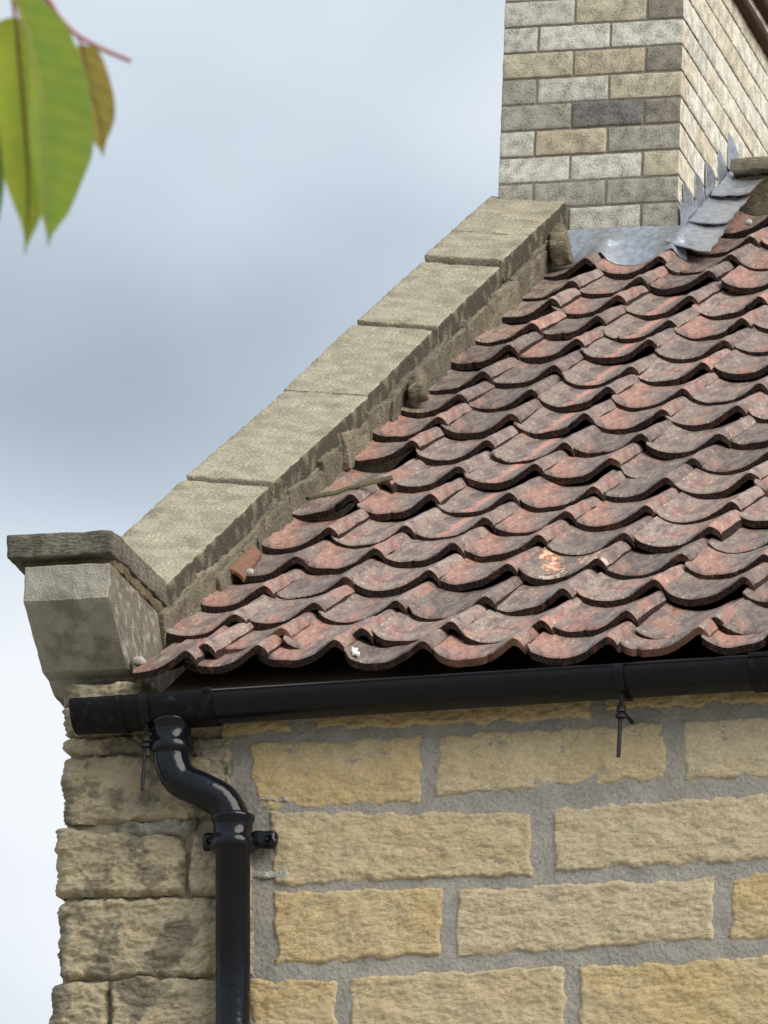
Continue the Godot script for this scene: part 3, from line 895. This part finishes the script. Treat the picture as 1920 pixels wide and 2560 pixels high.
func build_gutter() -> void:
	var g := Node3D.new()
	g.name = "gutter"
	g.transform = Transform3D(Basis(Vector3.BACK, 0.0160), Vector3(0, H - 0.1698, 0.1010))
	add_child(g)
	tag(g, "black half round gutter along the eaves above the yellow stone wall", "gutter")
	put(g, "channel", half_round(0.0600, 0.0547, 1.4107), M.gutter_black)
	put(g, "channel", half_round(0.0600, 1.4152, 2.40), M.gutter_black)
	for a in [[0.0600, 0.056, 1.41], [0.0600, 1.415, 2.40]]:
		put(g, "rim", tube(PackedVector3Array([Vector3(a[1], 0.005, a[0] - 0.002), Vector3(a[2], 0.005, a[0] - 0.002)]), PackedFloat32Array([0.0042, 0.0042]), 10), M.gutter_black)
	var fit := put(g, "outlet_fitting", half_round(0.0650, -0.2853, 0.0703), M.gutter_grimy)
	put(fit, "stop_end", rbox(Vector3(0.006, 0.064, 0.126), 0.002, 0.02, 0.001, 10.0, 230, Color.WHITE, Color.WHITE, func(p: Vector3) -> Vector3:
		var f := clampf(-p.y / 0.066 + 0.485, 0.0, 0.97)
		return Vector3(p.x, p.y, p.z * sqrt(1.0 - f * f))), M.gutter_grimy, Transform3D(Basis(), Vector3(-0.2812, -0.032, 0)))
	var uni := put(g, "union_bracket", half_round(0.0655, 1.3880, 1.4806, 0.006), M.gutter_grimy)
	put(uni, "rim_clip", rbox(Vector3(0.093, 0.012, 0.014), 0.003, 0.02, 0.001, 20.0, 231), M.gutter_black, Transform3D(Basis(), Vector3(1.4343, 0.006, 0.063)))
	put(fit, "rim_clip", rbox(Vector3(0.02, 0.012, 0.012), 0.003, 0.02, 0.001, 20.0, 232), M.gutter_grimy, Transform3D(Basis(), Vector3(0.0592, 0.006, 0.063)))
	put(fit, "socket_ridge", half_round(0.068, -0.1689, -0.1538, 0.004), M.gutter_grimy)
	for a in [[-0.0994, 0.0705, -0.225], [1.0728, 0.0665, -0.215]]:
		var s := put(g, "strap", half_round(a[1], a[0] - 0.012, a[0] + 0.012, 0.005), M.gutter_black)
		put(s, "rod", tube(PackedVector3Array([Vector3(a[0], -0.058, 0.030), Vector3(a[0] - 0.002, -0.12, 0.031), Vector3(a[0] - 0.006, a[2], 0.032)]), PackedFloat32Array([0.005, 0.005, 0.005]), 10), M.iron)
		put(s, "nut", tube(PackedVector3Array([Vector3(a[0], -0.088, 0.031), Vector3(a[0], -0.104, 0.031)]), PackedFloat32Array([0.011, 0.011]), 6), M.iron)
		put(s, "nut", tube(PackedVector3Array([Vector3(a[0] - 0.001, -0.108, 0.031), Vector3(a[0] - 0.001, -0.118, 0.031)]), PackedFloat32Array([0.013, 0.013]), 6), M.iron)
		put(s, "bracket_arm", tube(PackedVector3Array([Vector3(a[0], -0.098, 0.031), Vector3(a[0], -0.098, -0.03), Vector3(a[0], -0.096, -0.090)]), PackedFloat32Array([0.005, 0.005, 0.005]), 8), M.iron)

# ---------------------------------------------------------------- downpipe
func build_downpipe() -> void:
	var d := Node3D.new()
	d.name = "downpipe"
	d.position = Vector3(0, H, 0)
	add_child(d)
	tag(d, "glossy black cast iron downpipe with swan neck bend on the stone wall", "downpipe")
	var z0 := 0.1005
	var z1 := 0.0800
	# outlet collar with beads
	var prof := [[0.0, 0.044], [0.004, 0.052], [0.010, 0.0535], [0.016, 0.052], [0.020, 0.0475], [0.058, 0.0475], [0.062, 0.052], [0.070, 0.0545], [0.080, 0.0545], [0.088, 0.052], [0.092, 0.042]]
	var collar := func(top: Vector3, down: Vector3) -> ArrayMesh:
		var pts := PackedVector3Array()
		var rad := PackedFloat32Array()
		for q in prof:
			pts.append(top + down * q[0])
			rad.append(q[1])
		return tube(pts, rad, 36)
	put(d, "collar", collar.call(Vector3(-0.0452, -0.2123, z0), Vector3(0.03, -1, 0).normalized()), M.pipe_black)
	put(d, "outlet_spigot", tube(PackedVector3Array([Vector3(-0.0473, -0.1666, z0), Vector3(-0.0452, -0.2162, z0)]), PackedFloat32Array([0.045, 0.045]), 36), M.gutter_grimy)
	var path := smooth_path([Vector3(-0.0432, -0.2808, z0), Vector3(-0.0403, -0.3205, z0), Vector3(-0.0164, -0.3652, z0 - 0.002), Vector3(0.0402, -0.3930, z0 - 0.008), Vector3(0.0849, -0.4199, z1 + 0.004), Vector3(0.1087, -0.4626, z1), Vector3(0.1118, -0.4945, z1)], 8)
	var rad := PackedFloat32Array()
	for p in path: rad.append(0.0425)
	put(d, "swan_neck", tube(path, rad, 36), M.pipe_black)
	var sock := put(d, "collar", collar.call(Vector3(0.1113, -0.4527, z1), Vector3(0.03, -1, 0).normalized()), M.pipe_black)
	for sg in [-0.78, 1.0]:
		var ear := put(d, "ear", rbox(Vector3(0.066, 0.046, 0.030), 0.0145, 0.006, 0.006, 20.0, 240), M.pipe_black, Transform3D(Basis(), Vector3(0.1137 + sg * 0.068, -0.5083, z1 - 0.032)))
		put(ear, "bolt", tube(PackedVector3Array([Vector3(sg * 0.014, -0.002, 0.0), Vector3(sg * 0.014, -0.002, 0.012), Vector3(sg * 0.014, -0.002, 0.017)]), PackedFloat32Array([0.012, 0.012, 0.007]), 12), M.pipe_black)
	put(d, "pipe", tube(PackedVector3Array([Vector3(0.1133, -0.5243, z1), Vector3(0.1306, -0.9912, z1), Vector3(0.1445, -2.4220, z1), Vector3(0.1445, -7.37, z1)]), PackedFloat32Array([0.0415, 0.0415, 0.0415, 0.0415]), 40), M.pipe_black)

# ---------------------------------------------------------------- cherry twig close to the camera
# leaf from edge tables: [y, left, middle, right] in leaf millimetres downwards
func leaf_mesh(rows: Array, fold: float, c1: Color, c2: Color, rim: Color, sd: int) -> ArrayMesh:
	var st := SurfaceTool.new()
	st.begin(Mesh.PRIMITIVE_TRIANGLES)
	var nv := 84
	var half := 7
	var pts := PackedVector3Array()
	var cols := PackedColorArray()
	var n := nz(sd, 60.0, 3)
	var y0: float = rows[0][0]
	var y1: float = rows[-1][0]
	for v in nv + 1:
		var y := lerpf(y0, y1, float(v) / nv)
		var k := 0
		while k < rows.size() - 2 and rows[k + 1][0] < y: k += 1
		var f := clampf((y - rows[k][0]) / (rows[k + 1][0] - rows[k][0]), 0.0, 1.0)
		var e := []
		for q in [1, 2, 3]:
			e.append(cubic_interpolate(rows[k][q], rows[k + 1][q], rows[maxi(k - 1, 0)][q], rows[mini(k + 2, rows.size() - 1)][q], f))
		var tooth := (fposmod(v * 0.5, 1.0) - 0.25) * 1.1
		for u in range(-half, half + 1):
			var a := float(u) / half
			var x: float = lerpf(e[1], e[0] + tooth * signf(e[0] - e[1]) * 0.8, -a) if u < 0 else lerpf(e[1], e[2] + tooth * signf(e[2] - e[1]) * 0.8, a)
			var vein := fposmod(y * 0.11 - absf(a) * 0.75, 1.0)
			var ridge := smoothstep(0.16, 0.0, minf(vein, 1.0 - vein))
			var z := fold * absf(x - e[1]) + 2.2 * sin(y * 0.035 + sd) + 0.35 * ridge - 0.6 * smoothstep(0.08, 0.0, absf(a))
			pts.append(Vector3(x, -y, z) * 0.001)
			var w := clampf(0.5 + n.get_noise_2d(x * 0.001, y * 0.001) * 1.4, 0.0, 1.0)
			var col := c1.lerp(c2, w).lerp(c1 * 1.2, 0.14 * ridge)
			col = col.lerp(rim, smoothstep(0.86, 1.0, absf(a)) * 0.6)
			cols.append(col)
	sheet(st, pts, half * 2 + 1, 0, true, cols)
	st.generate_normals()
	return st.commit()

func leaf_material(name: String, back: Color) -> StandardMaterial3D:
	var m := mat(name, Color.WHITE, 0.5, null, 1.0, null, 0.0, true)
	m.backlight_enabled = true
	m.backlight = back
	m.cull_mode = BaseMaterial3D.CULL_DISABLED
	return m

func build_cherry() -> void:
	# the twig hangs about four metres in front of the lens; its frame starts at the upper left corner of the view there
	var t := Node3D.new()
	t.name = "cherry_tree"
	add_child(t)
	tag(t, "green serrated cherry leaves hanging on a reddish twig close to the viewer", "tree")
	var mm := 0.1914            # leaf millimetres to one picture unit
	var fr := Transform3D(cam_basis(), Vector3(4.3635, H - 4.4291, 15.0418))
	var lm := leaf_material("leaf", Color(0.9, 0.9, 0.9))
	var px := func(rows: Array) -> Array:
		var out := []
		for r in rows: out.append([r[0] * mm, r[1] * mm, r[2] * mm, r[3] * mm])
		return out
	var la: Array = px.call([[42, 20, 37, 42], [60, -30, 40, 60], [140, -60, 47, 75], [240, -62, 56, 84], [330, -40, 63, 90], [410, -8, 68, 94], [460, 14, 70, 98], [520, 36, 69, 105], [560, 52, 67, 94], [600, 60, 64, 74], [636, 60, 61, 62]])
	var lb: Array = px.call([[-60, 20, 30, 40], [-20, 24, 36, 96], [10, 34, 42, 116], [25, 44, 48, 134], [60, 58, 58, 166], [113, 68, 76, 190], [180, 74, 90, 216], [240, 76, 100, 229], [313, 74, 108, 236], [390, 80, 112, 233], [450, 90, 114, 210], [495, 97, 115, 191], [540, 104, 116, 170], [565, 112, 118, 149], [590, 118, 120, 131], [617, 121, 122, 123]])
	var lc: Array = px.call([[110, 196, 202, 208], [116, 190, 204, 238], [130, 184, 206, 249], [160, 180, 210, 262], [210, 186, 220, 277], [255, 200, 234, 286], [300, 214, 246, 285], [328, 224, 250, 275], [350, 232, 252, 265], [390, 255, 256, 257]])
	var ld: Array = px.call([[300, -60, -25, -6], [350, -70, -25, 2], [420, -72, -24, 9], [470, -60, -22, 11], [520, -45, -20, 5], [560, -30, -18, -3], [600, -18, -16, -14]])
	var sets := [[la, 0.10, Color(0.43, 0.48, 0.06), Color(0.37, 0.45, 0.06), Color(0.40, 0.45, 0.07), -0.004], [lb, 0.22, Color(0.28, 0.41, 0.08), Color(0.34, 0.45, 0.07), Color(0.34, 0.40, 0.11), 0.006], [lc, 0.15, Color(0.45, 0.37, 0.09), Color(0.38, 0.31, 0.08), Color(0.42, 0.24, 0.13), -0.008], [ld, 0.12, Color(0.10, 0.19, 0.05), Color(0.13, 0.22, 0.05), Color(0.13, 0.2, 0.05), 0.010]]
	for k in sets.size():
		var q: Array = sets[k]
		var lf := put(t, "leaf", leaf_mesh(q[0], q[1], q[2], q[3], q[4], 11 + k), lm, fr.translated_local(Vector3(0, 0, q[5])))
		if k == 2: lf.set_meta("label", "small bronze leaf at the end")
		var rib := PackedVector3Array()
		var rr := PackedFloat32Array()
		for i in q[0].size():
			var r: Array = q[0][i]
			rib.append(Vector3(r[2], -r[0], 2.2 * sin(r[0] * 0.035 + 11 + k) - 0.5) * 0.001)
			rr.append(lerpf(0.0011, 0.0003, float(i) / (q[0].size() - 1)))
		put(lf, "midrib", tube(rib, rr, 8), M.green_rib if k == 1 else M.brown_rib)
	var u := mm * 0.001
	var w := func(x: float, y: float, z: float) -> Vector3: return fr * Vector3(x * u, -y * u, z)
	var twig := smooth_path([w.call(-900, -900, -0.08), w.call(-300, -330, -0.03), w.call(60, -60, -0.012), w.call(150, 45, -0.010), w.call(190, 84, -0.010), w.call(250, 118, -0.010), w.call(325, 150, -0.010)])
	var tr := PackedFloat32Array()
	for i in twig.size(): tr.append(lerpf(0.004, 0.0011, minf(1.0, i / 16.0)))
	put(t, "twig", tube(twig, tr, 10), M.red_stem)
	put(t, "leaf_stalk", tube(PackedVector3Array([w.call(190, 84, -0.010), w.call(198, 100, -0.009), w.call(203, 118, -0.008)]), PackedFloat32Array([0.0009, 0.0008, 0.0008]), 8), M.red_stem)
	put(t, "leaf_stalk", tube(PackedVector3Array([w.call(-300, -330, -0.03), w.call(20, -120, -0.004), w.call(30, -10, 0.0), w.call(37, 45, -0.004)]), PackedFloat32Array([0.001, 0.001, 0.001, 0.001]), 8), M.red_stem)
	put(t, "leaf_stalk", tube(PackedVector3Array([w.call(60, -60, -0.012), w.call(40, -75, 0.0), w.call(30, -60, 0.006)]), PackedFloat32Array([0.001, 0.001, 0.001]), 8), M.red_stem)
	# the limb and trunk it grows from, left of the view
	var e: Vector3 = twig[0]
	var base := Vector3(e.x - 2.2, 0.0, e.z - 0.6)
	var limb := smooth_path([base + Vector3(0, 1.9, 0), base + Vector3(0.5, 2.9, 0.15), e + Vector3(-0.6, 0.35, -0.15), e])
	tr = PackedFloat32Array()
	for i in limb.size(): tr.append(lerpf(0.035, 0.004, float(i) / (limb.size() - 1)))
	put(t, "branch", tube(limb, tr, 12), M.bark)
	put(t, "trunk", tube(smooth_path([base + Vector3(0, -0.05, 0), base + Vector3(0.03, 1.0, 0), base + Vector3(0, 2.0, 0), base + Vector3(-0.12, 3.4, -0.1)]), PackedFloat32Array([0.10, 0.09, 0.085, 0.08, 0.08, 0.078, 0.075, 0.073, 0.07, 0.068, 0.066, 0.064, 0.06, 0.055, 0.05, 0.045, 0.04, 0.03, 0.02]), 16), M.bark)

# ---------------------------------------------------------------- small things lying on the roof
func build_small_things() -> void:
	var f := roof_frame()
	var shell := rbox(Vector3(0.022, 0.018, 0.022), 0.0085, 0.006, 0.003, 40.0, 250)
	tag(put(self, "pebble", rbox(Vector3(0.030, 0.022, 0.034), 0.010, 0.006, 0.003, 40.0, 251), M.pale_shell, Transform3D(Basis(), Vector3(-0.160, H - 0.035, 0.010))), "pale pebble lodged between the stone kneeler and the lowest tile", "pebble")
	tag(put(self, "snail_shell", shell, M.pale_shell, f * Transform3D(Basis(), Vector3(-0.072, 0.010, -0.725))), "small white snail shell on the tiles beside the foot of the coping", "snail shell")
	tag(put(self, "snail_shell", shell, M.pale_shell, f * Transform3D(Basis(), Vector3(0.372, 0.020, -4.979))), "small white snail shell on a tile roll beside the lead flashing", "snail shell")
	tag(put(self, "twig", rbox(Vector3(0.018, 0.012, 0.30), 0.004, 0.02, 0.006, 14.0, 252), M.slate_stick, f * Transform3D(Basis.from_euler(Vector3(-0.03, -0.59, 0.2)), Vector3(-0.02, 0.025, -1.575))), "dry olive stick lying across the tiles by the coping", "stick")
	tag(put(self, "bird_dropping", rbox(Vector3(0.016, 0.005, 0.07), 0.002, 0.004, 0.010, 40.0, 253), M.dropping, f * Transform3D(Basis.from_euler(Vector3(0, 0.3, -0.5)), Vector3(0.402, -0.010, 0.095))), "white bird dropping on a lowest roof tile", "dropping")
